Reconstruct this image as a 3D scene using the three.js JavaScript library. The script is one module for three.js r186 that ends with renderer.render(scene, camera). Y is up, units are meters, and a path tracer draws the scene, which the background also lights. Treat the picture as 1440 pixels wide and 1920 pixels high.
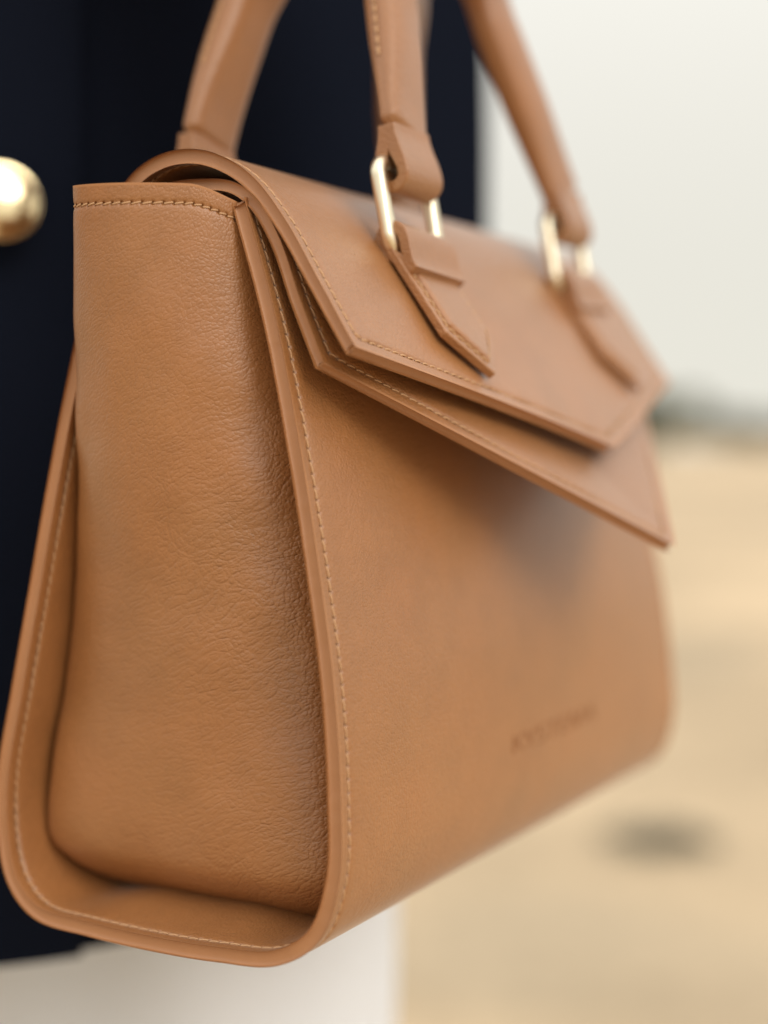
import * as THREE from 'three';
import { mergeGeometries } from 'three/addons/utils/BufferGeometryUtils.js';
import { MarchingCubes } from 'three/addons/objects/MarchingCubes.js';
import { RoundedBoxGeometry } from 'three/addons/geometries/RoundedBoxGeometry.js';
import { FontLoader } from 'three/addons/loaders/FontLoader.js';
import { TextGeometry } from 'three/addons/geometries/TextGeometry.js';

// ------------------------------------------------------------------ camera, sky, sun, exposure
const scene = new THREE.Scene();
const LIFT = 0.78;                                   // height of the bag's bottom above the sand
const camera = new THREE.PerspectiveCamera(2 * Math.atan(960 / 2796.6) * 180 / Math.PI, 0.75, 0.05, 4000);
camera.position.set(-0.2877, 0.1228 + LIFT, 0.2257);
camera.rotation.set(-0.04675, -1.05863, 0.00333, 'YXZ');
camera.focus = 0.362;
camera.userData.fStop = 3.3;
scene.add(camera);

const smooth = (a, b, x) => { const t = Math.min(1, Math.max(0, (x - a) / (b - a))); return t * t * (3 - 2 * t); };
const SUN = new THREE.Vector3(-0.34, 0.54, 0.77).normalize();
{
  const w = 256, h = 128, d = new Float32Array(w * h * 4), p = new THREE.Vector3();
  for (let j = 0; j < h; j++) for (let i = 0; i < w; i++) {
    const el = ((j + 0.5) / h - 0.5) * Math.PI, az = ((i + 0.5) / w - 0.5) * 2 * Math.PI;
    p.set(Math.cos(el) * Math.cos(az), Math.sin(el), Math.cos(el) * Math.sin(az));
    const up = Math.max(0, p.y), c = Math.max(0, p.dot(SUN));
    const L = 0.82 + 0.75 * smooth(0.08, 0.95, up) + 0.35 * Math.pow(c, 3);
    const k = Math.min(1, up * 2.2), o = (j * w + i) * 4;
    d[o] = L; d[o + 1] = L * (0.975 + 0.008 * k); d[o + 2] = L * (0.86 + 0.07 * k); d[o + 3] = 1;
  }
  const sky = new THREE.DataTexture(d, w, h, THREE.RGBAFormat, THREE.FloatType);
  sky.mapping = THREE.EquirectangularReflectionMapping;
  sky.magFilter = THREE.LinearFilter; sky.minFilter = THREE.LinearFilter; sky.needsUpdate = true;
  scene.background = sky; scene.environment = sky;
}
const sun = new THREE.DirectionalLight(new THREE.Color(1, 0.95, 0.86), 1.25);
sun.position.copy(SUN).multiplyScalar(6).add(new THREE.Vector3(0.12, LIFT + 0.1, 0));
sun.target.position.set(0.12, LIFT + 0.1, 0);
sun.castShadow = true; sun.shadow.radius = 60; sun.shadow.mapSize.set(2048, 2048);
Object.assign(sun.shadow.camera, { left: -1.2, right: 1.2, top: 1.2, bottom: -1.2, near: 0.5, far: 14 });
scene.add(sun, sun.target);
const renderer = new THREE.WebGLRenderer({ antialias: true });
renderer.toneMapping = THREE.LinearToneMapping;
renderer.toneMappingExposure = 1.0;
renderer.shadowMap.enabled = true;

// ------------------------------------------------------------------ helpers
let seed = 20240611;
const rnd = () => { seed = (seed * 1664525 + 1013904223) >>> 0; return seed / 4294967296; };
const clamp = (x, a = 0, b = 1) => Math.min(b, Math.max(a, x));
const lerp = (a, b, t) => a + (b - a) * t;
const V = (x, y, z) => new THREE.Vector3(x, y, z);
function hash(ix, iy, s) { let h = (ix * 374761393 + iy * 668265263 + s * 1442695041) | 0; h = Math.imul(h ^ (h >>> 13), 1274126177); h ^= h >>> 16; return (h >>> 0) / 4294967296; }
function vnoise(x, y, px, py, s) {                   // periodic value noise, -1..1
  const ix = Math.floor(x), iy = Math.floor(y), fx = x - ix, fy = y - iy;
  const u = fx * fx * fx * (fx * (fx * 6 - 15) + 10), v = fy * fy * fy * (fy * (fy * 6 - 15) + 10);
  const m = (a, p) => ((a % p) + p) % p;
  const a = hash(m(ix, px), m(iy, py), s), b = hash(m(ix + 1, px), m(iy, py), s), c = hash(m(ix, px), m(iy + 1, py), s), e = hash(m(ix + 1, px), m(iy + 1, py), s);
  return 2 * lerp(lerp(a, b, u), lerp(c, e, u), v) - 1;
}
function worley(x, y, px, py, s) {                   // periodic, [F1, F2]
  const ix = Math.floor(x), iy = Math.floor(y); let f1 = 9, f2 = 9;
  for (let j = -1; j <= 1; j++) for (let i = -1; i <= 1; i++) {
    const cx = ix + i, cy = iy + j, mx = ((cx % px) + px) % px, my = ((cy % py) + py) % py;
    const dx = cx + hash(mx, my, s) - x, dy = cy + hash(mx, my, s + 7) - y, dd = dx * dx + dy * dy;
    if (dd < f1) { f2 = f1; f1 = dd; } else if (dd < f2) f2 = dd;
  }
  return [Math.sqrt(f1), Math.sqrt(f2)];
}
function greyTexture(n, f) {
  const d = new Uint8Array(n * n * 4);
  for (let j = 0; j < n; j++) for (let i = 0; i < n; i++) { const v = clamp(f((i + 0.5) / n, (j + 0.5) / n)) * 255, o = (j * n + i) * 4; d[o] = d[o + 1] = d[o + 2] = v; d[o + 3] = 255; }
  return finish(new THREE.DataTexture(d, n, n));
}
function colourTexture(n, f) {
  const d = new Uint8Array(n * n * 4);
  const enc = c => 255 * clamp(c <= 0.0031308 ? 12.92 * c : 1.055 * Math.pow(c, 1 / 2.4) - 0.055);
  for (let j = 0; j < n; j++) for (let i = 0; i < n; i++) { const c = f((i + 0.5) / n, (j + 0.5) / n), o = (j * n + i) * 4; d[o] = enc(c[0]); d[o + 1] = enc(c[1]); d[o + 2] = enc(c[2]); d[o + 3] = 255; }
  const t = finish(new THREE.DataTexture(d, n, n)); t.colorSpace = THREE.SRGBColorSpace; return t;
}
function finish(t) { t.wrapS = t.wrapT = THREE.RepeatWrapping; t.magFilter = THREE.LinearFilter; t.minFilter = THREE.LinearMipmapLinearFilter; t.generateMipmaps = true; t.needsUpdate = true; return t; }
function scaled(t, rx, ry) { const c = t.clone(); c.repeat.set(rx, ry); c.needsUpdate = true; return c; }
const used = {};
function numbered(n) { const k = used[n] = (used[n] ?? -1) + 1; return k ? `${n}_${String(k).padStart(3, '0')}` : n; }
function add(name, geo, mat, parent, label) {
  const m = new THREE.Mesh(geo, mat); m.name = name; m.castShadow = m.receiveShadow = true; parent.add(m);
  if (label) m.userData.label = label;
  return m;
}
function thing(name, label, category, [x, y, z], group) {
  const o = new THREE.Group(); o.name = numbered(name); o.position.set(x, y, z); o.userData = { label, category };
  if (group) o.userData.group = group;
  scene.add(o); return o;
}

// ------------------------------------------------------------------ materials
// leather grain: pebbles between fine creases; TILE metres a tile
const TILE = 0.12;
const grain = greyTexture(1536, (u, v) => {
  const wx = 0.35 * vnoise(u * 24, v * 24, 24, 24, 1) + 0.5 * vnoise(u * 7, v * 7, 7, 7, 2), wy = 0.35 * vnoise(u * 24, v * 24, 24, 24, 3) + 0.5 * vnoise(u * 7, v * 7, 7, 7, 4);
  const [a, b] = worley(u * 96 + wx, v * 128 + wy, 96, 128, 11), [c, d] = worley(u * 40 + wx, v * 56 + wy, 40, 56, 13);
  const soft = 0.5 + 0.5 * vnoise(u * 5, v * 5, 5, 5, 5);
  return 0.30 + 0.34 * clamp((b - a) * 2.0) * (0.55 + 0.45 * soft) + 0.2 * clamp((d - c) * 2.2) + 0.1 * vnoise(u * 160, v * 160, 160, 160, 6) + 0.08 * vnoise(u * 12, v * 12, 12, 12, 8);
});
// side panel: the same grain, pulled into creases that run up towards the front seam; 0.2 m square, not repeated
const sideGrain = greyTexture(2048, (u, v) => {      // u: back to front, v: top to bottom, 0.2 m each way (the panel ends near u = 0.62)
  const P = 4096, front = smooth(0.2, 0.5, u), mid = Math.exp(-Math.pow((v - 0.5) / 0.24, 2)), low = Math.exp(-Math.pow((v - 0.78) / 0.16, 2)), act = Math.max(mid, 0.8 * low);
  const w1 = vnoise(u * 30, v * 30, P, P, 21), w2 = vnoise(u * 30, v * 30, P, P, 23), w3 = vnoise(u * 10, v * 10, P, P, 22), w4 = vnoise(u * 10, v * 10, P, P, 24);
  const wx = 0.45 * w1 + 0.8 * w3, wy = 0.45 * w2 + 0.8 * w4, sk = v + 0.36 * u;
  const [a, b] = worley(u * 150 + wx, sk * 190 + wy, P, P, 31);            // pebbles of about a millimetre
  const [c, d] = worley(u * 52 + wx, sk * 92 + wy, P, P, 33);              // groups of pebbles
  const [e, f] = worley(u * 17 + 0.9 * wx, (v + 0.5 * u) * 50 + 0.9 * wy, P, P, 37); // long slanting creases
  const [g, h2] = worley((u + 0.2 * v) * 78 + wx, v * 26 + wy, P, P, 39);  // upright puckers along the front seam
  const peb = clamp((b - a) * 2.4), grp = smooth(0, 0.45, d - c), crs = smooth(0, 0.22, f - e), puc = smooth(0, 0.35, h2 - g);
  let h = 0.12 + 0.30 * peb * (0.40 + 0.60 * Math.max(front * act, 0.2)) + (0.08 + 0.22 * front * act + 0.06 * mid) * grp + (0.03 + 0.17 * act * smooth(0.12, 0.4, u)) * crs + 0.22 * smooth(0.36, 0.52, u) * act * puc;
  return h + 0.04 * vnoise(u * 300, v * 300, P, P, 45) + 0.05 * vnoise(u * 14, v * 14, P, P, 46);
});
const TAN = [0.318, 0.131, 0.042];
const mottle = colourTexture(512, (u, v) => {
  const n = 0.045 * vnoise(u * 4, v * 4, 4, 4, 51) + 0.04 * vnoise(u * 14, v * 14, 14, 14, 52) + 0.03 * vnoise(u * 70, v * 70, 70, 70, 53), r = 0.02 * vnoise(u * 6, v * 6, 6, 6, 54);
  return [TAN[0] * (1 + n + r), TAN[1] * (1 + n), TAN[2] * (1 + n - r)];
});
const leather = new THREE.MeshPhysicalMaterial({ map: scaled(mottle, 1 / 0.1, 1 / 0.1), bumpMap: scaled(grain, 1 / TILE, 1 / TILE), bumpScale: 0.00028, roughness: 0.42, specularIntensity: 1, clearcoat: 0.5, clearcoatRoughness: 0.34, sheen: 0.45, sheenRoughness: 0.5, sheenColor: new THREE.Color().setRGB(1, 0.95, 0.9) });
const sideLeather = new THREE.MeshPhysicalMaterial({ map: scaled(mottle, 1 / 0.1, 1 / 0.1), bumpMap: scaled(sideGrain, 1 / 0.2, 1 / 0.2), bumpScale: 0.00042, roughness: 0.4, specularIntensity: 1, clearcoat: 0.45, clearcoatRoughness: 0.4 });
sideLeather.bumpMap.offset.set(0, 0);
const edgePaint = new THREE.MeshPhysicalMaterial({ color: new THREE.Color().setRGB(0.42, 0.195, 0.085), roughness: 0.42, bumpMap: scaled(grain, 1 / 0.05, 1 / 0.05), bumpScale: 0.00005 });
const threadMat = new THREE.MeshStandardMaterial({ color: new THREE.Color().setRGB(0.50, 0.29, 0.15), roughness: 0.7 });
const stampMat = new THREE.MeshStandardMaterial({ color: new THREE.Color().setRGB(0.245, 0.098, 0.033), roughness: 0.6 });
const gold = new THREE.MeshStandardMaterial({ color: new THREE.Color().setRGB(0.90, 0.80, 0.60), metalness: 1, roughness: 0.3 });
const woolBump = greyTexture(512, (u, v) => 0.5 + 0.3 * vnoise(u * 128, v * 128, 128, 128, 61) + 0.2 * Math.sin((u + v) * Math.PI * 2 * 90));
const navy = new THREE.MeshPhysicalMaterial({ specularIntensity: 0, color: new THREE.Color().setRGB(0.0078, 0.0100, 0.0180), roughness: 1, bumpMap: scaled(woolBump, 16, 16), bumpScale: 0.0003 });
const whiteCloth = new THREE.MeshStandardMaterial({ color: new THREE.Color().setRGB(0.79, 0.81, 0.86), roughness: 0.9, bumpMap: scaled(woolBump, 20, 20), bumpScale: 0.0002 });
const skin = new THREE.MeshPhysicalMaterial({ color: new THREE.Color().setRGB(0.36, 0.17, 0.11), roughness: 0.55 });

// ------------------------------------------------------------------ the setting: sand
const sandMap = colourTexture(1024, (u, v) => {
  const n = (f, s) => vnoise(u * f, v * f, f, f, s);
  const a = 0.13 * n(5, 71) + 0.15 * n(13, 72) + 0.07 * n(40, 73) + 0.07 * n(170, 74), g = smooth(0.25, 0.75, n(7, 75) + 0.5 * n(24, 76));
  const b = 1 + a;
  return [lerp(0.54 * b, 0.43 * b, g * 0.5), lerp(0.408 * b, 0.345 * b, g * 0.5), lerp(0.262 * b, 0.24 * b, g * 0.55)];
});
{
  const g = new THREE.PlaneGeometry(3200, 3200, 1, 1); g.rotateX(-Math.PI / 2);
  const uv = g.attributes.uv; for (let i = 0; i < uv.count; i++) uv.setXY(i, uv.getX(i) * 3200, uv.getY(i) * 3200);
  const m = add('sand_ground', g, new THREE.MeshStandardMaterial({ map: scaled(sandMap, 1 / 9, 1 / 9), roughness: 0.95, bumpMap: scaled(grain, 1 / 1.5, 1 / 1.5), bumpScale: 0.01 }), scene, 'pale yellow sand stretching flat to the horizon');
  m.userData.kind = 'structure';
}

// ------------------------------------------------------------------ the handbag
const bag = thing('handbag', 'tan leather handbag with pointed double flap and gold rings, held by its handles', 'handbag', [0, LIFT, 0]);
const W = 0.2402, INSET = 0.0112, MID = W / 2;

// side profile (z, y) in millimetres: front top, down the front, under, up the back, over the top, down the flap
const prof = new THREE.CatmullRomCurve3([[17.2, 181], [27.5, 151.7], [35.8, 120.1], [42.6, 89.2], [47.1, 64.9], [49.7, 40.7], [50.0, 22.4], [45.5, 9], [35.2, 2], [18, -0.1], [0, -0.8], [-22, -0.5], [-39.5, 1.2], [-47.6, 8.0], [-51.6, 20.5], [-52, 35.4], [-48.3, 56.8], [-43.1, 84.9], [-38, 112.7], [-32.3, 140.2], [-25.4, 168], [-20.4, 181], [-13.6, 189], [-5, 192.5], [4.8, 192.5], [13.6, 189.4], [21, 184.4], [30, 174.2], [40.2, 159], [50.3, 143.8], [60.6, 130], [69.0, 118.7]].map(([z, y]) => V(0, y / 1000, z / 1000)), false, 'centripetal');
const N = 2400, tab = prof.getSpacedPoints(N), LEN = prof.getLength();
prof.arcLengthDivisions = 2000;
const at = s => { const f = clamp(s / LEN) * N, i = Math.min(N - 1, Math.floor(f)), t = f - i; return [lerp(tab[i].y, tab[i + 1].y, t), lerp(tab[i].z, tab[i + 1].z, t)]; };
const sNear = (y, z) => { let b = 0, d = 9; tab.forEach((p, i) => { const e = Math.hypot(p.y - y, p.z - z); if (e < d) { d = e; b = i; } }); return b / N * LEN; };
const S_FRONT_END = sNear(0.009, 0.0455), S_BACK = sNear(0.0098, -0.0465), S_TOP = sNear(0.181, -0.0204), S_CORNER = sNear(0.1438, 0.0503);
function wrapAt(x, s) {
  let [y, z] = at(s);
  const ins = INSET * clamp(y / 0.19), X = ins + x * (W - 2 * ins) / W;
  const inner = smooth(0, 0.03, Math.min(x, W - x));
  if (s > S_FRONT_END && s < S_BACK) y += 0.0042 * inner * (1 - smooth(0.012, 0.036, Math.abs(z)));
  if (s < S_FRONT_END) z += 0.0055 * Math.sin(Math.PI * x / W) * Math.pow(Math.sin(Math.PI * clamp(s / S_FRONT_END)), 1.3);
  if (s > S_TOP) { const b = 0.0032 * Math.sin(Math.PI * x / W) * smooth(S_TOP + 0.03, S_CORNER - 0.015, s); z += b * 0.8; y += b * 0.6; }
  return V(X, y, z);
}
const tent = x => 1 - Math.abs(2 * x / W - 1);

// a leather sheet of thickness t over a developed plane (x, s) with stitch grooves, needle holes and painted edges
const PITCH = 0.0031;
function seamPoints(pts, S) {                        // stitch ends along a polyline in the developed plane
  const out = []; let carry = 0;
  for (let k = 0; k + 1 < pts.length; k++) {
    const [x0, s0] = pts[k], [x1, s1] = pts[k + 1], L = Math.hypot(x1 - x0, s1 - s0); let d = carry;
    while (d < L) { out.push([lerp(x0, x1, d / L), lerp(s0, s1, d / L)]); d += PITCH; }
    carry = d - L;
  }
  return out;
}
function normalAt(S, x, s, sign) {
  const h = 4e-4, a = S(x + h, s).sub(S(x - h, s)), b = S(x, s + h).sub(S(x, s - h));
  return a.cross(b).normalize().multiplyScalar(sign);
}
function sheet({ S, cols, rows, sOf, t: tt, sign, seams = [], parts, rim, parent, mat, rimName = 'painted_edge', innerMat, wave = 1 }) {
  const nx = cols.length, ns = rows.length, tAt = typeof tt === 'function' ? tt : () => tt;
  const holes = seams.map(p => seamPoints(p, S));
  const cell = new Map(), key = (x, s) => `${Math.floor(x / 0.002)},${Math.floor(s / 0.002)}`;
  holes.forEach(h => h.forEach(([x, s]) => { for (let i = -1; i <= 1; i++) for (let j = -1; j <= 1; j++) { const k = key(x + i * 0.002, s + j * 0.002); if (!cell.has(k)) cell.set(k, []); cell.get(k).push([x, s]); } }));
  const groove = (x, s) => {
    let d2 = 1;
    for (const p of seams) for (let k = 0; k + 1 < p.length; k++) {
      const ax = p[k][0], as = p[k][1], bx = p[k + 1][0] - ax, bs = p[k + 1][1] - as, q = clamp(((x - ax) * bx + (s - as) * bs) / (bx * bx + bs * bs));
      d2 = Math.min(d2, (x - ax - q * bx) ** 2 + (s - as - q * bs) ** 2);
    }
    let g = -0.00026 * Math.exp(-d2 / 0.0007 ** 2) - 0.00012 * Math.exp(-d2 / 0.002 ** 2), hd = 1;
    for (const [hx, hs] of cell.get(key(x, s)) || []) hd = Math.min(hd, (x - hx) ** 2 + (s - hs) ** 2);
    return g - 0.0009 * Math.exp(-hd / 0.00042 ** 2);
  };
  const P = [], NN = [], SS = [];
  for (let j = 0; j < ns; j++) for (let i = 0; i < nx; i++) { const x = cols[i], s = sOf(x, rows[j]); SS.push(s); P.push(S(x, s)); NN.push(normalAt(S, x, s, sign)); }
  const layer = side => {
    const pos = new Float32Array(nx * ns * 3), uv = new Float32Array(nx * ns * 2), idx = [];
    for (let j = 0; j < ns; j++) for (let i = 0; i < nx; i++) {
      const k = j * nx + i, d = side * (tAt(SS[k]) / 2 + (seams.length ? groove(cols[i], SS[k]) : 0)), p = P[k], n = NN[k];
      pos.set([p.x + n.x * d, p.y + n.y * d, p.z + n.z * d], k * 3); uv.set([cols[i], SS[k]], k * 2);
    }
    for (let j = 0; j + 1 < ns; j++) for (let i = 0; i + 1 < nx; i++) { const a = j * nx + i, b = a + 1, c = a + nx, d = c + 1; if (sign * side > 0) idx.push(a, b, c, b, d, c); else idx.push(a, c, b, b, c, d); }
    const g = new THREE.BufferGeometry(); g.setAttribute('position', new THREE.BufferAttribute(pos, 3)); g.setAttribute('uv', new THREE.BufferAttribute(uv, 2)); g.setIndex(idx); g.computeVertexNormals(); return g;
  };
  const slice = (g, j0, j1) => {                     // rows j0..j1 of a layer, normals kept
    const o = new THREE.BufferGeometry();
    for (const [n, w] of [['position', 3], ['normal', 3], ['uv', 2]]) o.setAttribute(n, new THREE.BufferAttribute(g.attributes[n].array.slice(j0 * nx * w, (j1 + 1) * nx * w), w));
    const per = (nx - 1) * 6; o.setIndex(Array.from(g.index.array.slice(j0 * per, j1 * per), v => v - j0 * nx)); return o;
  };
  const outer = layer(1), inner = layer(-1), made = {};
  for (const [name, j0, j1] of parts) {
    const m = made[name] = add(name, mergeGeometries([slice(outer, j0, j1), slice(inner, j0, j1)]), mat, parent);
  }
  // painted edge along a list of grid points [i, j]
  const edge = (list, closed, name) => {
    const n = list.length, K = 10, pos = [], uv = [], idx = []; let run = 0;
    const at_ = q => list[closed ? (q + n) % n : clamp(q, 0, n - 1)];
    for (let q = 0; q < n; q++) {
      const [i, j] = list[q], k = j * nx + i, t = tAt(SS[k]), p = P[k], nn = NN[k], g = ([a, b]) => P[b * nx + a];
      const d1 = g(at_(q + 1)).clone().sub(p), d0 = p.clone().sub(g(at_(q - 1))); if (d1.lengthSq() < 1e-14) d1.copy(d0); if (d0.lengthSq() < 1e-14) d0.copy(d1);
      d1.normalize(); d0.normalize();
      const tg = d0.add(d1).normalize(), b = tg.clone().cross(nn).normalize();
      run += q ? p.distanceTo(g(at_(q - 1))) : 0;
      const w = 1 + wave * (0.10 * vnoise(run * 130, 0.5, 999, 9, 81) + 0.06 * vnoise(run * 420, 3.5, 9999, 9, 82)), mit = 1 / Math.max(0.6, Math.abs(tg.dot(d1)));
      for (let c = 0; c <= K; c++) {
        const th = Math.PI * c / K, co = Math.cos(th), si = Math.sin(th), e = 0.0013 * w * mit * Math.pow(si, 0.6), h = t / 2 * 1.03 * Math.sign(co) * Math.pow(Math.abs(co), 0.7);
        pos.push(p.x + nn.x * h + b.x * e, p.y + nn.y * h + b.y * e, p.z + nn.z * h + b.z * e); uv.push(c / K * t * 1.5, run);
      }
    }
    const m = closed ? n : n - 1;
    for (let q = 0; q < m; q++) for (let c = 0; c < K; c++) { const a = q * (K + 1) + c, b2 = ((q + 1) % n) * (K + 1) + c; idx.push(a, b2, a + 1, b2, b2 + 1, a + 1); }
    const g = new THREE.BufferGeometry(); g.setAttribute('position', new THREE.Float32BufferAttribute(pos, 3)); g.setAttribute('uv', new THREE.Float32BufferAttribute(uv, 2)); g.setIndex(idx); g.computeVertexNormals();
    return g;
  };
  for (const r of rim || []) add(r.name || rimName, edge(r.list, r.closed), edgePaint, made[r.on] || parent);
  // threads
  const threads = holes.map(h => {
    const gs = [];
    for (let k = 0; k + 1 < h.length; k++) {
      const [x0, s0] = h[k], [x1, s1] = h[k + 1]; if (Math.hypot(x1 - x0, s1 - s0) > PITCH * 1.3) continue;
      const L = Math.hypot(x1 - x0, s1 - s0), tx = (x1 - x0) / L, ts = (s1 - s0) / L;
      for (const side of [1, -1]) {
        const j1 = (rnd() - 0.5) * 0.00014, j2 = (rnd() - 0.5) * 0.00014, pts = [];
        for (let q = 0; q <= 4; q++) {
          const f = 0.09 + 0.82 * q / 4, sl = (f - 0.5) * 0.00052 * side + lerp(j1, j2, f), x = lerp(x0, x1, f) - ts * sl, s = lerp(s0, s1, f) + tx * sl;
          const lift = tAt(s) / 2 - 0.0003 - 0.00028 + 0.00034 * Math.sin(Math.PI * (0.12 + 0.76 * q / 4));
          pts.push(S(x, s).addScaledVector(normalAt(S, x, s, sign), side * lift));
        }
        gs.push(new THREE.TubeGeometry(new THREE.CatmullRomCurve3(pts), 5, 0.00023 + 0.00003 * rnd(), 5));
      }
    }
    return gs;
  });
  return { made, threads, P, NN };
}
function stitches(lists, parent) { const gs = lists.flat(); if (!gs.length) return; const m = add('stitching', mergeGeometries(gs), threadMat, parent); m.userData.kind = 'stuff'; }
function graded(L, fine0, n0, nMid, fine1, n1) {     // fine steps at both ends
  const a = [];
  for (let i = 0; i < n0; i++) a.push(fine0 * i / n0);
  for (let i = 0; i < nMid; i++) a.push(lerp(fine0, L - fine1, i / nMid));
  for (let i = 0; i <= n1; i++) a.push(L - fine1 + fine1 * i / n1);
  return a;
}
const range = (a, b, n) => Array.from({ length: n }, (_, i) => lerp(a, b, i / n));
{
  const T = 0.0037, D = 0.0039;
  const cols = graded(W, 0.0085, 30, 44, 0.0085, 10);
  const rows = [...range(0, S_FRONT_END, 640), ...range(S_FRONT_END, S_BACK, 200), ...range(S_BACK, S_TOP, 110), ...range(S_TOP, S_CORNER - 0.012, 220), ...range(S_CORNER - 0.012, S_CORNER, 40), S_CORNER];
  const jF = 640, jB = 840, jT = 950, jE = rows.length - 1;
  const extra = LEN - S_CORNER;
  const sOf = (x, s) => s <= S_TOP ? s : S_TOP + (s - S_TOP) / (S_CORNER - S_TOP) * (S_CORNER + extra * tent(x) - S_TOP);
  const slope = Math.hypot(MID, extra) / MID;
  const seams = [[[D, 0.004], [D, S_CORNER - D * slope + D / MID * extra], [MID, LEN - D * slope], [W - D, S_CORNER - D * slope + D / MID * extra], [W - D, 0.004]], [[D, D], [W - D, D]]];
  const nx = cols.length, list = [];
  for (let j = 0; j < jE; j++) list.push([0, j]);
  for (let i = 0; i < nx - 1; i++) list.push([i, jE]);
  for (let j = jE; j > 0; j--) list.push([nx - 1, j]);
  for (let i = nx - 1; i > 0; i--) list.push([i, 0]);
  const r = sheet({ S: wrapAt, cols, rows, sOf, t: s => lerp(T, 0.0030, smooth(S_TOP, S_CORNER - 0.01, s)), sign: 1, seams, parts: [['front_panel', 0, jF], ['base_panel', jF, jB], ['back_panel', jB, jT], ['upper_flap', jT, jE]], rim: [{ list, closed: true }], parent: bag, mat: leather });
  stitches(r.threads, bag);
  // stamped lettering on the front
  const font = await new FontLoader().loadAsync('fonts/droid/droid_sans_regular.typeface.json');
  const tg = new TextGeometry('KYSTEMA', { font, size: 0.0052, depth: 0.00012, curveSegments: 4, bevelEnabled: false }); tg.computeBoundingBox();
  const bw = tg.boundingBox.max.x, stretch = 0.066 / bw, q = tg.attributes.position, s0 = sNear(0.0355, 0.05);
  for (let i = 0; i < q.count; i++) { const x = 0.0905 + q.getX(i) * stretch, s = s0 - q.getY(i), n = normalAt(wrapAt, x, s, 1), p = wrapAt(x, s).addScaledVector(n, -(T / 2 - 0.00002 + q.getZ(i))); q.setXYZ(i, p.x, p.y, p.z); }
  tg.computeVertexNormals(); add('stamped_lettering', tg, stampMat, r.made.front_panel, 'small stamped maker lettering low on the front panel');
}
{ // lower flap: hangs steeper at its corners, follows the upper flap at the middle
  const mk = a => { const c = new THREE.CatmullRomCurve3(a.map(([z, y]) => V(0, y / 1000, z / 1000)), false, 'centripetal'); c.arcLengthDivisions = 1000; return { L: c.getLength(), p: c.getSpacedPoints(500) }; };
  const E = mk([[-14, 181], [-5, 185.2], [6, 185.6], [15.2, 184.2], [21.3, 180], [27.4, 171], [33.4, 156], [40, 141], [52, 114], [66, 84]]);
  const C = mk([[-14, 182], [-5, 186.6], [4.5, 187.2], [12, 184.8], [18, 180.5], [25.8, 171], [36, 156], [46, 141.3], [56.5, 127.3], [66, 115.6], [90.3, 92.6]]);
  const get = (c, s) => { const f = clamp(s / c.L) * 500, i = Math.min(499, Math.floor(f)), t = f - i; return [lerp(c.p[i].y, c.p[i + 1].y, t), lerp(c.p[i].z, c.p[i + 1].z, t)]; };
  let sc = 0, dd = 9; E.p.forEach((p, i) => { const e = Math.hypot(p.y - 0.1405, p.z - 0.0403); if (e < dd) { dd = e; sc = i / 500 * E.L; } });
  const S = (x, s) => { const q = clamp(tent(x)), f = s / lerp(sc, C.L, q), a = get(E, f * sc), b = get(C, f * C.L); return V(INSET + x * (W - 2 * INSET) / W, lerp(a[0], b[0], q), lerp(a[1], b[1], q)); };
  const extra = C.L - sc, cols = graded(W, 0.0085, 26, 44, 0.0085, 8), rows = [...range(0, sc - 0.012, 240), ...range(sc - 0.012, sc, 40), sc], nx = cols.length, jE = rows.length - 1, D = 0.0040;
  const sOf = (x, s) => s / sc * (sc + extra * tent(x)), slope = Math.hypot(MID, extra) / MID;
  const seams = [[[D, 0.02], [D, sc - D * slope + D / MID * extra], [MID, C.L - D * slope], [W - D, sc - D * slope + D / MID * extra], [W - D, 0.02]]];
  const list = []; for (let j = 0; j < jE; j++) list.push([0, j]); for (let i = 0; i < nx - 1; i++) list.push([i, jE]); for (let j = jE; j >= 0; j--) list.push([nx - 1, j]);
  const r = sheet({ S, cols, rows, sOf, t: 0.0028, sign: 1, seams, parts: [['lower_flap', 0, jE]], rim: [{ list, closed: false, on: 'lower_flap' }], parent: bag, mat: leather });
  stitches(r.threads, r.made.lower_flap);
}
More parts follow.
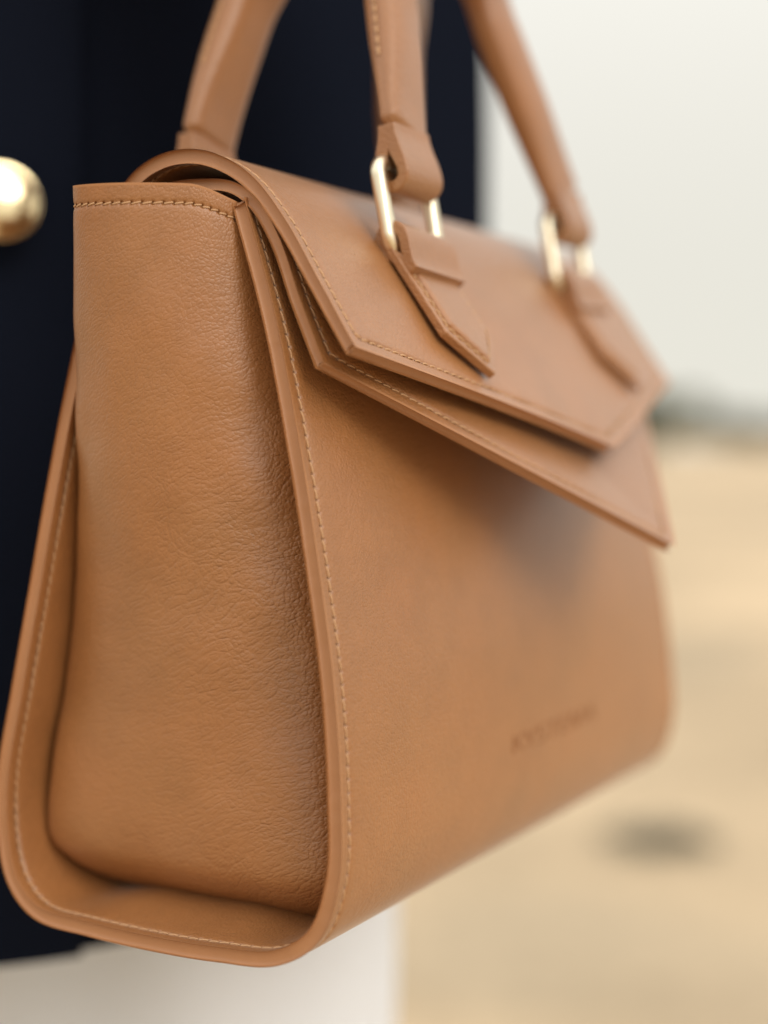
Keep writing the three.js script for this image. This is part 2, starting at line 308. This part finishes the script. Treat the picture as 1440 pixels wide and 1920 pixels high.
{ // side panels: soft gussets that bulge out where front and back close in
  const R = [
    [187, [30, -16], [8, -18.2], [-7.5, -17], [-6, -6], [3, 8], [12, 14.6], [28, 13.6]],
    [152, [30, -25.5], [11, -27], [0.5, -23.5], [-3, -9], [4.5, 8], [18, 19.5], [36, 22.5]],
    [113, [32, -34], [18, -35.2], [9.5, -30], [3.5, -12], [8.0, 9], [20, 25.5], [38, 32.5]],
    [85.5, [34, -39], [22, -39.8], [14.5, -35], [8.8, -14], [11.0, 10], [21, 29.5], [38, 38]],
    [57, [34, -44], [23, -44.6], [16.5, -40.5], [11.8, -16], [12.5, 10], [21, 32.5], [38, 42]],
    [22, [34, -47], [21, -48], [14.5, -44.5], [14, -18], [14, 10], [18, 36], [34, 45]],
    [11, [36, -42], [25, -44], [19, -41.5], [18, -18], [18, 10], [21, 34], [33, 41]],
    [3, [44, -35], [36, -37], [30, -35.5], [29, -18], [29, 10], [30, 28], [38, 34]],
  ];
  const cr = (p0, p1, p2, p3, t) => 0.5 * (2 * p1 + (p2 - p0) * t + (2 * p0 - 5 * p1 + 4 * p2 - p3) * t * t + (3 * p1 - p0 - 3 * p2 + p3) * t * t * t);
  const rowAt = (k, u, c) => { const f = clamp(u) * 6, i = Math.min(5, Math.floor(f)), t = f - i, g = q => R[k][1 + clamp(q, 0, 6)][c]; return cr(g(i - 1), g(i), g(i + 1), g(i + 2), t); };
  const rowSum = (v, u, c) => { const f = clamp(v) * 7, i = Math.min(6, Math.floor(f)), t = f - i, g = q => { const k = clamp(q, 0, 7); return c < 0 ? R[k][0] : rowAt(k, u, c); }; return cr(g(i - 1), g(i), g(i + 1), g(i + 2), t); };
  // even steps of height: invert y(v)
  const vs = []; for (let i = 0; i <= 400; i++) vs.push(rowSum(i / 400, 0, -1));
  const vOf = y => { let i = 0; while (i < 399 && vs[i + 1] > y) i++; return (i + (vs[i] - y) / (vs[i] - vs[i + 1])) / 400; };
  // even steps across: u by arc length at mid height
  const us = [0]; for (let i = 1; i <= 300; i++) us.push(us[i - 1] + Math.hypot(rowAt(2, i / 300, 0) - rowAt(2, (i - 1) / 300, 0), rowAt(2, i / 300, 1) - rowAt(2, (i - 1) / 300, 1)));
  const UL = us[300] / 1000, uOf = x => { const d = x * 1000; let i = 0; while (i < 299 && us[i + 1] < d) i++; return (i + (d - us[i]) / (us[i + 1] - us[i])) / 300; };
  const H = 0.181;
  for (const far of [0, 1]) {
    const S = (x, s) => {
      const u = uOf(x), top = 184.4 - 4.4 * smooth(0.66, 0.88, u), y = lerp(top, 4.4, s / H), v = vOf(y);
      let X = rowSum(v, u, 0) / 1000, Z = rowSum(v, u, 1) / 1000;
      X += 0.0005 * vnoise(x * 90 + 3, s * 70, 999, 999, 91) * smooth(0.01, 0.04, s);
      return V(far ? W - X : X, y / 1000, Z);
    };
    const cols = range(0, UL, 110).concat(UL), rows = [...range(0, 0.008, 26), ...range(0.008, H, 150), H], nx = cols.length, list = []; for (let i = nx - 1; i >= 0; i--) list.push([i, 0]);
    const hi = cols.map((x, i) => i / (nx - 1));
    const fine = range(0, UL, far ? 110 : 330).concat(UL), fl = []; for (let i = fine.length - 1; i >= 0; i--) fl.push([i, 0]);
    if (far) fl.reverse();
    const r = sheet({ S, cols: fine, rows, sOf: (x, s) => s, t: 0.0022, sign: far ? -1 : 1, seams: [[[0.002, 0.0047], [UL - 0.002, 0.0047]]], parts: [['side_panel', 0, rows.length - 1]], rim: [{ list: fl, closed: false, on: 'side_panel' }], parent: bag, mat: sideLeather, wave: 0.4 });
    stitches(r.threads, r.made.side_panel);
  }
}

// rings, tabs and handles
const FLAP_DIR = V(0, 0.1187 - 0.159, 0.069 - 0.0402).normalize(), FLAP_N = V(0, FLAP_DIR.z, -FLAP_DIR.y);
function ringGeometry(w, h, r, tube) {
  const pts = [], out = []; const add4 = (cx, cy, a0) => { for (let i = 0; i <= 6; i++) { const a = a0 + Math.PI / 2 * i / 6; pts.push(V(cx + r * Math.cos(a), cy + r * Math.sin(a), 0)); out.push(V(Math.cos(a), Math.sin(a), 0)); } };
  add4(w / 2 - r, h / 2 - r, 0); add4(-w / 2 + r, h / 2 - r, Math.PI / 2); add4(-w / 2 + r, -h / 2 + r, Math.PI); add4(w / 2 - r, -h / 2 + r, 1.5 * Math.PI);
  const n = pts.length, M = 12, pos = [], idx = [];
  for (let q = 0; q < n; q++) {
    const b = out[q];
    for (let c = 0; c < M; c++) { const a = 2 * Math.PI * c / M, co = Math.cos(a), si = Math.sin(a), sq = 1 / Math.pow(Math.pow(Math.abs(co), 3.2) + Math.pow(Math.abs(si), 3.2), 1 / 3.2); pos.push(pts[q].x + b.x * tube * co * sq, pts[q].y + b.y * tube * co * sq, tube * 0.85 * si * sq); }
  }
  for (let q = 0; q < n; q++) for (let c = 0; c < M; c++) { const a = q * M + c, b = q * M + (c + 1) % M, d = ((q + 1) % n) * M + c, e = ((q + 1) % n) * M + (c + 1) % M; idx.push(a, b, d, b, e, d); }
  const g = new THREE.BufferGeometry(); g.setAttribute('position', new THREE.Float32BufferAttribute(pos, 3)); g.setAttribute('uv', new THREE.Float32BufferAttribute(new Float32Array(pos.length / 3 * 2), 2)); g.setIndex(idx); g.computeVertexNormals(); return g;
}
const RING = ringGeometry(0.0272, 0.0235, 0.0042, 0.0022);
function loopGeometry(len, top, r, narrow, neck = 0.0012) {                 // strip folded round a bar (along x), closing at height top; a drop with a drop-shaped opening
  const drop = (rr, tw, tp) => { const a = []; for (let i = 0; i <= 14; i++) { const th = Math.PI + Math.PI * i / 14; a.push(new THREE.Vector2(rr * Math.cos(th), rr * Math.sin(th))); } for (let i = 1; i <= 8; i++) { const f = i / 8; a.push(new THREE.Vector2(lerp(rr, tw, smooth(0, 1, f)), tp * f)); } for (let i = 8; i >= 1; i--) { const f = i / 8; a.push(new THREE.Vector2(-lerp(rr, tw, smooth(0, 1, f)), tp * f)); } return a; };
  const sh = new THREE.Shape(drop(r, neck, top)); sh.holes.push(new THREE.Path(drop(r - 0.0021, 0.0002, Math.min(top * 0.62, 0.0095))));
  const g = new THREE.ExtrudeGeometry(sh, { depth: len, bevelEnabled: true, bevelSize: 0.0005, bevelThickness: 0.0006, bevelSegments: 3, steps: 1 });
  if (narrow) { const q = g.attributes.position; for (let i = 0; i < q.count; i++) q.setZ(i, len / 2 + (q.getZ(i) - len / 2) * lerp(1, narrow, smooth(0.2, 1, q.getY(i) / top))); g.computeVertexNormals(); }
  g.translate(0, 0, -len / 2); g.rotateY(Math.PI / 2); return g;   // x becomes -z, depth runs along x
}
function pentagon(w, h, tip, b) {                    // from y = 0 down
  const s = new THREE.Shape(); const hw = w / 2 - b;
  s.moveTo(-hw, 0); s.lineTo(-hw, -h + tip); s.lineTo(0, -h + b); s.lineTo(hw, -h + tip); s.lineTo(hw, 0); s.closePath(); return s;
}
const onFlap = (x, y) => { const s = sNear(y, lerp(0.0402, 0.069, (0.159 - y) / (0.159 - 0.1187))); return wrapAt(clamp((x - INSET) / (W - 2 * INSET) * W, 0, W), s); };
const flapBasis = new THREE.Matrix4().makeBasis(V(1, 0, 0), FLAP_DIR.clone().negate(), FLAP_N);
function tabAt(x, front) {
  const base = new THREE.Group(); base.name = 'handle_tab'; bag.add(base);
  const bar = front ? V(x, 0.1742, 0.0378) : V(x, 0.1772, -0.0322);
  const r = 0.0045, LW = 0.0258;
  if (front) {
    const top = onFlap(x, 0.1715).addScaledVector(FLAP_N, 0.00185 + 0.0002); base.position.copy(top); base.quaternion.setFromRotationMatrix(flapBasis);
  } else {
    const [y, z] = at(sNear(0.170, -0.0248)); base.position.set(x, y, z - 0.0021); base.rotation.set(0.2, Math.PI, 0);
  }
  const h = front ? 0.0425 : 0.04;
  const plate = new THREE.ExtrudeGeometry(pentagon(0.0275, h, 0.0125, 0.0006), { depth: 0.0014, bevelEnabled: true, bevelSize: 0.0006, bevelThickness: 0.0005, bevelSegments: 3 }); plate.translate(0, 0, 0.0005);
  add('tab_plate', plate, leather, base);
  const pad = new THREE.ExtrudeGeometry(pentagon(0.0198, h - 0.0045, 0.0105, 0.001), { depth: 0.0003, bevelEnabled: true, bevelSize: 0.0016, bevelThickness: 0.0010, bevelSegments: 6 }); pad.translate(0, 0, 0.0021);
  add('tab_pad', pad, leather, base);
  const w = 0.0275 / 2 - 0.0021, tp = h - 0.0125 - 0.001, gs = [], path = [[-w, -0.004], [-w, -tp], [0, -h + 0.003], [w, -tp], [w, -0.004]];
  for (const q of [seamPoints(path)]) for (let k = 0; k + 1 < q.length; k++) { if (Math.hypot(q[k + 1][0] - q[k][0], q[k + 1][1] - q[k][1]) > PITCH * 1.3) continue; const c = new THREE.CatmullRomCurve3([0.1, 0.5, 0.9].map(f => V(lerp(q[k][0], q[k + 1][0], f), lerp(q[k][1], q[k + 1][1], f), 0.00245 + (f === 0.5 ? 0.0002 : -0.0001)))); gs.push(new THREE.TubeGeometry(c, 4, 0.00026, 5)); }
  stitches([gs], base);
  // the roll that holds the ring: a drop lying along the tab, closing downwards onto it
  const roll = loopGeometry(LW, 0.0105, r);
  const m = add('tab_loop', roll, leather, bag);
  const mid = base.localToWorld(V(0, -0.010, 0.0029)).sub(bag.position); // world -> bag
  base.updateMatrixWorld(true); mid.copy(V(0, -0.0065, 0.0030).applyMatrix4(base.matrix));
  const dir = mid.clone().sub(bar).normalize();       // local +y of the drop points along dir
  const zAx = V(1, 0, 0).cross(dir).normalize();
  m.quaternion.setFromRotationMatrix(new THREE.Matrix4().makeBasis(V(1, 0, 0), dir, zAx)); m.position.copy(bar);
  // ring
  const rg = add('ring', RING, gold, bag); rg.position.set(x, bar.y + 0.0096, bar.z + (front ? -0.0022 : 0.001)); rg.rotation.x = front ? -0.2 : 0.08;
  return rg;
}
const TX = 0.0635, TX2 = 0.1730, TX3 = 0.1835;
for (const f of [true, false]) for (const x of [TX, f ? TX2 : TX3]) tabAt(x, f);

function handleGeometry(path) {                      // tube that flattens towards both ends
  const curve = new THREE.CatmullRomCurve3(path, false, 'centripetal'), n = 260, M = 28, pos = [], uv = [], idx = []; curve.arcLengthDivisions = 600; const L = curve.getLength();
  for (let q = 0; q <= n; q++) {
    const f = q / n, p = curve.getPointAt(f), tg = curve.getTangentAt(f), d = Math.min(f, 1 - f) * L, k = smooth(0.002, 0.038, d);
    const side = V(1, 0, 0).addScaledVector(tg, -tg.x); if (side.length() < 0.3) side.set(0, 0, 1); // replaced below
    const zz = V(0, 0, 1).addScaledVector(tg, -tg.z).normalize(), xx = zz.clone().cross(tg).normalize(); // zz across the strip's thickness, xx across its width
    const k0 = smooth(0, 0.0032, d), hw = lerp(lerp(0.0082, 0.0102, k0), 0.0098, k), ht = lerp(lerp(0.0012, 0.0031, k0), 0.0056, k), pw = lerp(4.2, 2.9, k);
    for (let c = 0; c <= M; c++) {
      const a = 2 * Math.PI * c / M, co = Math.cos(a), si = Math.sin(a), sq = 1 / Math.pow(Math.pow(Math.abs(co), pw) + Math.pow(Math.abs(si), pw), 1 / pw);
      let rr = 1; const da = Math.abs(((a - Math.PI * 1.80) + 3 * Math.PI) % (2 * Math.PI) - Math.PI); rr -= 0.05 * Math.exp(-(((a - Math.PI * 1.97) / 0.1) ** 2)) * k; // the folded seam stands a little proud
      const v = p.clone().addScaledVector(xx, hw * co * sq * rr).addScaledVector(zz, ht * si * sq * rr);
      pos.push(v.x, v.y, v.z); uv.push(c / M * 0.053, f * L);
    }
  }
  for (let q = 0; q < n; q++) for (let c = 0; c < M; c++) { const a = q * (M + 1) + c, b = a + M + 1; idx.push(a, a + 1, b, a + 1, b + 1, b); }
  const g = new THREE.BufferGeometry(); g.setAttribute('position', new THREE.Float32BufferAttribute(pos, 3)); g.setAttribute('uv', new THREE.Float32BufferAttribute(uv, 2)); g.setIndex(idx); g.computeVertexNormals();
  // stitches beside the seam
  const gs = [];
  for (let d = 0.022; d < L - 0.022; d += 0.0034) {
    const pts = [0, 0.5, 1].map(e => { const f = (d + e * 0.0024) / L, p = curve.getPointAt(f), tg = curve.getTangentAt(f), zz = V(0, 0, 1).addScaledVector(tg, -tg.z).normalize(), xx = zz.clone().cross(tg).normalize(), a = Math.PI * 1.93, l = e === 0.5 ? 0.0005 : 0.0001; return p.addScaledVector(xx, (0.0098 + l)).addScaledVector(zz, -0.0006); });
    gs.push(new THREE.TubeGeometry(new THREE.CatmullRomCurve3(pts), 4, 0.00042, 5));
  }
  return [g, gs];
}
const mirrorPath = (h, far) => [...h, ...h.slice(0, -1).reverse().map(p => V(TX + far - p.x, p.y, p.z))];
const CX = (TX + TX2) / 2;
function makeHandle(half, front) {
  const path = mirrorPath(half, front ? TX2 : TX3); if (front) { const n = path.length; path[n - 3].x -= 0.0035; path[n - 4].x -= 0.0045; path[n - 2].x -= 0.002; }
  const [g, gs] = handleGeometry(path), h = add('handle', g, leather, bag); stitches([gs], h);
  for (const e of [0, 1]) {
    const end = e ? path[path.length - 1] : path[0], bar = V(end.x, end.y - 0.0097, end.z + (front ? 0.0013 : 0.0002));
    const l = add('handle_loop', loopGeometry(0.0190, 0.0125, 0.0046, 0.98, 0.0021), leather, h); l.position.copy(bar);
    const dir = end.clone().sub(bar).normalize(); l.quaternion.setFromRotationMatrix(new THREE.Matrix4().makeBasis(V(1, 0, 0), dir, V(1, 0, 0).cross(dir).normalize()));
  }
}
makeHandle([V(TX, 0.2022, 0.0342), V(TX + 0.0055, 0.2195, 0.0294), V(TX + 0.011, 0.2365, 0.0246), V(TX + 0.0165, 0.2535, 0.0198), V(TX + 0.026, 0.2725, 0.0140), V(CX, 0.2835, 0.0105)], true);
makeHandle([V(TX, 0.2062, -0.0305), V(TX + 0.0050, 0.222, -0.0298), V(TX + 0.0105, 0.2385, -0.0278), V(TX + 0.0165, 0.2550, -0.0245), V(TX + 0.027, 0.2735, -0.0165), V(CX, 0.2835, -0.0095)], false);

// ------------------------------------------------------------------ the person behind the bag
const person = thing('person', 'person in a dark navy coat with a gold button and white trousers, holding the handbag', 'person', [0.27, 0, -0.23]);
const PX = 0.27, PZ = -0.23;
function loft(rings, M, fold) {                      // rings: [y, cx, cz, rx, rz]; superellipse sections
  const pos = [], uv = [], idx = []; const n = rings.length;
  rings.forEach(([y, cx, cz, rx, rz], q) => { for (let c = 0; c <= M; c++) { const a = 2 * Math.PI * c / M, co = Math.cos(a), si = Math.sin(a), pw = 2.35, sq = 1 / Math.pow(Math.pow(Math.abs(co), pw) + Math.pow(Math.abs(si), pw), 1 / pw), f = 1 + (fold ? fold(a, y) : 0); pos.push(cx + rx * co * sq * f, y, cz + rz * si * sq * f); uv.push(c / M * 1.1, y); } });
  for (let q = 0; q + 1 < n; q++) for (let c = 0; c < M; c++) { const a = q * (M + 1) + c, b = a + M + 1; idx.push(a, b, a + 1, b, b + 1, a + 1); }
  const g = new THREE.BufferGeometry(); g.setAttribute('position', new THREE.Float32BufferAttribute(pos, 3)); g.setAttribute('uv', new THREE.Float32BufferAttribute(uv, 2)); g.setIndex(idx); g.computeVertexNormals(); return g;
}
const curveRings = (keys, n) => { const c = keys.map(k => new THREE.CatmullRomCurve3(k.length ? [] : [])); const out = []; const cr1 = (a, t) => { const f = t * (a.length - 1), i = Math.min(a.length - 2, Math.floor(f)), u = f - i, g = q => a[clamp(q, 0, a.length - 1)]; return 0.5 * (2 * g(i) + (g(i + 1) - g(i - 1)) * u + (2 * g(i - 1) - 5 * g(i) + 4 * g(i + 1) - g(i + 2)) * u * u + (3 * g(i) - g(i - 1) - 3 * g(i + 1) + g(i + 2)) * u * u * u); }; for (let q = 0; q <= n; q++) out.push([0, 1, 2, 3, 4].map(k => cr1(keys.map(r => r[k]), q / n))); return out; };
const coatKeys = [[LIFT - 0.052, 0, 0, 0.232, 0.152], [LIFT + 0.04, 0, 0, 0.228, 0.150], [LIFT + 0.18, 0, 0, 0.222, 0.146], [LIFT + 0.32, 0, 0, 0.220, 0.146], [LIFT + 0.46, 0, 0, 0.215, 0.14], [LIFT + 0.57, 0, -0.005, 0.19, 0.12], [LIFT + 0.63, 0, -0.01, 0.11, 0.085], [LIFT + 0.66, 0, -0.01, 0.07, 0.07]];
const coatFold = (a, y) => 0.026 * vnoise(a * 3.2, y * 2.2, 999, 999, 101) + 0.006 * vnoise(a * 8, y * 5, 999, 999, 102);
const coat = add('coat', loft(curveRings(coatKeys, 60), 96, coatFold), navy, person);
{ // overlapping front edge of the coat: a strip that follows the coat 4 mm proud
  const rings = curveRings(coatKeys, 60), pos = [], uv = [], idx = [], A = 34, a0 = Math.PI * 0.5, a1 = Math.PI * 0.86; // angles on the +z side
  const n = 44;
  const pt = (q, a, off) => { const [y, cx, cz, rx, rz] = rings[q], co = Math.cos(a), si = Math.sin(a), pw = 2.35, sq = 1 / Math.pow(Math.pow(Math.abs(co), pw) + Math.pow(Math.abs(si), pw), 1 / pw), f = 1 + coatFold(a, y); return V(cx + rx * co * sq * f, y, cz + rz * si * sq * f).add(V(co / rx, 0, si / rz).normalize().multiplyScalar(off)); };
  const EDGE = 2.33;                                  // angle of the coat's overlapping edge
  for (let q = 0; q <= n; q++) for (let i = 0; i <= A; i++) { const a = i < 3 ? EDGE : lerp(EDGE, 3.05, (i - 2) / (A - 2)), off = i === 0 ? 0.0005 : i === 1 ? 0.0045 : 0.006; const p = pt(q, a + (i === 0 ? -0.004 : 0), off); pos.push(p.x, p.y, p.z); uv.push(i / A * 0.2, p.y); }
  for (let q = 0; q < n; q++) for (let i = 0; i < A; i++) { const a = q * (A + 1) + i, b = a + A + 1; idx.push(a, b, a + 1, b, b + 1, a + 1); }
  const g = new THREE.BufferGeometry(); g.setAttribute('position', new THREE.Float32BufferAttribute(pos, 3)); g.setAttribute('uv', new THREE.Float32BufferAttribute(uv, 2)); g.setIndex(idx); g.computeVertexNormals();
  add('coat_front', g, navy, coat);
}
{ // domed gold button on its shank
  const pr = [[0, 0.0034], [0.004, 0.0033], [0.0075, 0.0028], [0.0098, 0.0020], [0.0108, 0.0008], [0.0120, 0.0012], [0.0128, 0.0005], [0.0128, -0.0007], [0.0120, -0.0014], [0.004, -0.0016], [0.003, -0.004], [0, -0.004]].map(([r, y]) => new THREE.Vector2(r, y)).reverse();
  const b = add('coat_button', new THREE.LatheGeometry(pr, 40), new THREE.MeshStandardMaterial({ color: new THREE.Color().setRGB(0.88, 0.72, 0.44), metalness: 1, roughness: 0.13 }), coat, 'domed gold metal button');
  b.position.set(0.0745 - PX, LIFT + 0.2, -0.120 - PZ); b.quaternion.setFromUnitVectors(V(0, 1, 0), V(-0.62, 0.06, 0.78).normalize());
}
const sleeveCurve = (pts, radii, name, parent) => {
  const c = new THREE.CatmullRomCurve3(pts), n = 40, M = 30, fr = c.computeFrenetFrames(n), pos = [], uv = [], idx = [];
  for (let q = 0; q <= n; q++) { const p = c.getPointAt(q / n), f = q / n * (radii.length - 1), i = Math.min(radii.length - 2, Math.floor(f)), r = lerp(radii[i], radii[i + 1], f - i); for (let k = 0; k <= M; k++) { const a = 2 * Math.PI * k / M, v = p.clone().addScaledVector(fr.normals[q], r * Math.cos(a)).addScaledVector(fr.binormals[q], r * Math.sin(a)); pos.push(v.x, v.y, v.z); uv.push(k / M * 0.3, q / n * 0.6); } }
  for (let q = 0; q < n; q++) for (let k = 0; k < M; k++) { const a = q * (M + 1) + k, b = a + M + 1; idx.push(a, a + 1, b, a + 1, b + 1, b); }
  const g = new THREE.BufferGeometry(); g.setAttribute('position', new THREE.Float32BufferAttribute(pos, 3)); g.setAttribute('uv', new THREE.Float32BufferAttribute(uv, 2)); g.setIndex(idx); g.computeVertexNormals();
  return add(name, g, navy, parent);
};
const rel = (x, y, z) => V(x - PX, y + LIFT, z - PZ);
sleeveCurve([rel(0.108, 0.345, -0.075), rel(0.085, 0.37, -0.14), rel(0.058, 0.40, -0.21), rel(0.055, 0.44, -0.26), rel(0.085, 0.52, -0.27), rel(0.13, 0.585, -0.262)], [0.034, 0.040, 0.050, 0.055, 0.060, 0.066, 0.07], 'sleeve', coat);
sleeveCurve([rel(0.45, -0.02, -0.262), rel(0.462, 0.1, -0.275), rel(0.462, 0.22, -0.285), rel(0.455, 0.36, -0.28), rel(0.44, 0.5, -0.265), rel(0.39, 0.59, -0.262)], [0.036, 0.042, 0.05, 0.056, 0.062, 0.066, 0.07], 'sleeve', coat);
{ // white trousers, one waist and two wide straight legs
  const fold = (a, y) => 0.03 * vnoise(a * 2.4, y * 2.6, 999, 999, 111) + 0.008 * vnoise(a * 6, y * 3, 999, 999, 112);
  const gs = [];
  for (const [ax, az, r] of [[0.262, -0.192, 0.094], [0.395, -0.280, 0.088]]) { const x = ax - PX, z = az - PZ; gs.push(loft(curveRings([[0.035, x, z, r, r], [0.25, x, z, r, r], [0.5, x, z, r, r * 1.02], [0.68, x, z, r, r * 1.05], [0.80, x * 0.9, z * 0.9, r * 1.05, r * 1.05], [0.95, x * 0.8, z * 0.8, r * 1.05, r]], 60), 60, fold)); }
  add('trousers', mergeGeometries(gs), whiteCloth, person);
  for (const [ax, az] of [[0.282, -0.187], [0.405, -0.275]]) { const g = new RoundedBoxGeometry(0.085, 0.06, 0.25, 4, 0.028); g.translate(ax - PX, 0.03, az - PZ + 0.05); add('shoe', g, new THREE.MeshStandardMaterial({ color: new THREE.Color().setRGB(0.3, 0.24, 0.19), roughness: 0.6 }), person); }
}
{ // right hand closed round both handles
  const caps = [], C = (a, b, ra, rb) => caps.push([V(...a), V(...b), ra, rb]);
  const fx = [0.0865, 0.1065, 0.1265, 0.1450], ln = [0.92, 1, 0.97, 0.84], r0 = [0.0098, 0.0102, 0.0098, 0.0088];
  fx.forEach((x, i) => { const k = [x + 0.003, 0.321, 0.004], p = [x, 0.307, 0.0335 * ln[i]], d = [x + 0.001, 0.281, 0.0310 * ln[i]], t = [x + 0.002, 0.2725, 0.010]; C(k, p, r0[i] + 0.001, r0[i]); C(p, d, r0[i], r0[i] - 0.0008); C(d, t, r0[i] - 0.0008, r0[i] - 0.0022); });
  for (let i = 0; i < 4; i++) C([fx[i] + 0.003, 0.322, 0.004], [0.104 + (i - 1.5) * 0.013, 0.326, -0.052], 0.0125, 0.015);
  C([0.095, 0.325, -0.05], [0.122, 0.325, -0.05], 0.016, 0.016);
  C([0.088, 0.318, -0.045], [0.078, 0.296, -0.026], 0.0125, 0.0112); C([0.078, 0.296, -0.026], [0.082, 0.277, 0.000], 0.0108, 0.0098); C([0.082, 0.277, 0], [0.090, 0.269, 0.022], 0.0098, 0.0078); // thumb
  C([0.108, 0.327, -0.05], [0.107, 0.345, -0.085], 0.024, 0.025); C([0.107, 0.345, -0.085], [0.09, 0.365, -0.13], 0.025, 0.028);
  const res = 84, half = 0.13, cen = V(0.108, 0.315, -0.045), mc = new MarchingCubes(res, skin, true, false, 120000);
  mc.isolation = 0;
  const p = V(0, 0, 0), ab = V(0, 0, 0), ap = V(0, 0, 0);
  for (let z = 0; z < res; z++) for (let y = 0; y < res; y++) for (let x = 0; x < res; x++) {
    p.set((x - res / 2) / (res / 2) * half + cen.x, (y - res / 2) / (res / 2) * half + cen.y, (z - res / 2) / (res / 2) * half + cen.z);
    let d = 1; for (const [a, b, ra, rb] of caps) { ab.subVectors(b, a); ap.subVectors(p, a); const t = clamp(ap.dot(ab) / ab.lengthSq()), e = ap.addScaledVector(ab, -t).length() - lerp(ra, rb, t), k = 0.004, h = clamp(0.5 + 0.5 * (d - e) / k); d = lerp(d, e, h) - k * h * (1 - h); }
    mc.field[x + y * res + z * res * res] = -d;
  }
  mc.update();
  const n = mc.count, g = new THREE.BufferGeometry(), ps = mc.positionArray.slice(0, n * 3), nr = mc.normalArray.slice(0, n * 3);
  for (let i = 0; i < n; i++) { ps[i * 3] = ps[i * 3] * half + cen.x - PX; ps[i * 3 + 1] = ps[i * 3 + 1] * half + cen.y + LIFT; ps[i * 3 + 2] = ps[i * 3 + 2] * half + cen.z - PZ; }
  g.setAttribute('position', new THREE.BufferAttribute(ps, 3)); g.setAttribute('normal', new THREE.BufferAttribute(nr, 3)); g.setAttribute('uv', new THREE.BufferAttribute(new Float32Array(n * 2), 2));
  add('hand', g, skin, person, 'hand closed round both bag handles');
}

// ------------------------------------------------------------------ far bushes, and a tuft on the sand
const heading = (px, dist) => { const a = -1.05863 - Math.atan((px - 720) / 2796.6); return [camera.position.x - Math.sin(a) * dist, camera.position.z - Math.cos(a) * dist]; };
function foliage(rx, ry, rz, n, leaf, cy) {
  const gs = [], base = new THREE.PlaneGeometry(1, 1.6), m = new THREE.Matrix4(), q = new THREE.Quaternion(), e = new THREE.Euler();
  const clumps = Array.from({ length: 9 }, () => { const a = rnd() * 6.28, r = Math.sqrt(rnd()) * 0.72; return [Math.cos(a) * r, rnd() * 1.1 - 0.4, Math.sin(a) * r, 0.28 + 0.25 * rnd()]; });
  for (let i = 0; i < n; i++) { const c = clumps[Math.floor(rnd() * 9)], u = V(rnd() - 0.5, rnd() - 0.5, rnd() - 0.5).normalize().multiplyScalar(c[3] * Math.cbrt(rnd())); e.set(rnd() * 6.28, rnd() * 6.28, rnd() * 6.28); q.setFromEuler(e); const s = leaf * (0.6 + 0.8 * rnd()); m.compose(V((c[0] + u.x) * rx, cy + (c[1] + u.y) * ry, (c[2] + u.z) * rz), q, V(s, s, s)); gs.push(base.clone().applyMatrix4(m)); }
  return mergeGeometries(gs);
}
const leafMats = [[0.115, 0.118, 0.05], [0.12, 0.118, 0.058], [0.12, 0.115, 0.055]].map(c => new THREE.MeshStandardMaterial({ color: new THREE.Color().setRGB(...c), roughness: 0.8, side: THREE.DoubleSide }));
const bark = new THREE.MeshStandardMaterial({ color: new THREE.Color().setRGB(0.09, 0.07, 0.05), roughness: 0.9 });
const bushes = [
  [1120, 150, 4.6, 4.2, 0, 'dark green bush at the horizon, rising right behind the bag flap'],
  [1232, 150, 5.6, 5.0, 0, 'largest dark green bush on the horizon, in the open beside the flap'],
  [1345, 190, 4.6, 5.5, 1, 'pale olive bush on the horizon, next after the largest bush'],
  [1440, 210, 4.8, 6.5, 2, 'low wide olive bush far along the horizon, past the pale one'],
  [1560, 200, 5.0, 6.0, 1, 'pale olive bush ending the row on the horizon'],
];
for (const [px, dist, h, r, k, label] of bushes) {
  const [x, z] = heading(px, dist), t = thing('desert_bush', label, 'bush', [x, 0, z], 'bushes along the horizon');
  const stems = []; for (let i = 0; i < 5; i++) { const a = i * 1.3, c = new THREE.CatmullRomCurve3([V(0.15 * Math.cos(a), -0.1, 0.15 * Math.sin(a)), V(0.3 * r * Math.cos(a), h * 0.35, 0.3 * r * Math.sin(a)), V(0.55 * r * Math.cos(a), h * 0.7, 0.55 * r * Math.sin(a))]); stems.push(new THREE.TubeGeometry(c, 6, 0.09, 5)); }
  add('trunk', mergeGeometries(stems), bark, t); add('crown', foliage(r, h * 0.5, r, 1700, 0.5, h * 0.5), leafMats[k], t);
}
{ // grey-green tuft of dry plant
  const tuft = (px, dist, r, h, n, label) => {
    const [x, z] = heading(px, dist), t = thing('dry_tuft', label, 'plant', [x, 0, z]), gs = [];
    for (let i = 0; i < n; i++) { const a = rnd() * 6.28, s = 0.2 + 0.8 * Math.sqrt(rnd()), y = h * (0.5 + 0.6 * rnd()); gs.push(new THREE.TubeGeometry(new THREE.CatmullRomCurve3([V(0.12 * r * Math.cos(a), -0.004, 0.12 * r * Math.sin(a)), V(0.5 * s * r * Math.cos(a), y * 0.8, 0.5 * s * r * Math.sin(a)), V(s * r * Math.cos(a + 0.3), y * (1.1 - 0.6 * s), s * r * Math.sin(a + 0.3))]), 5, 0.0028, 4)); }
    add('stems', mergeGeometries(gs), new THREE.MeshStandardMaterial({ color: new THREE.Color().setRGB(0.10, 0.10, 0.075), roughness: 0.9 }), t).userData.kind = 'stuff';
  };
  tuft(1245, 3.35, 0.15, 0.045, 58, 'dark grey-green dry tuft alone on the sand below the bag');
}

renderer.render(scene, camera);
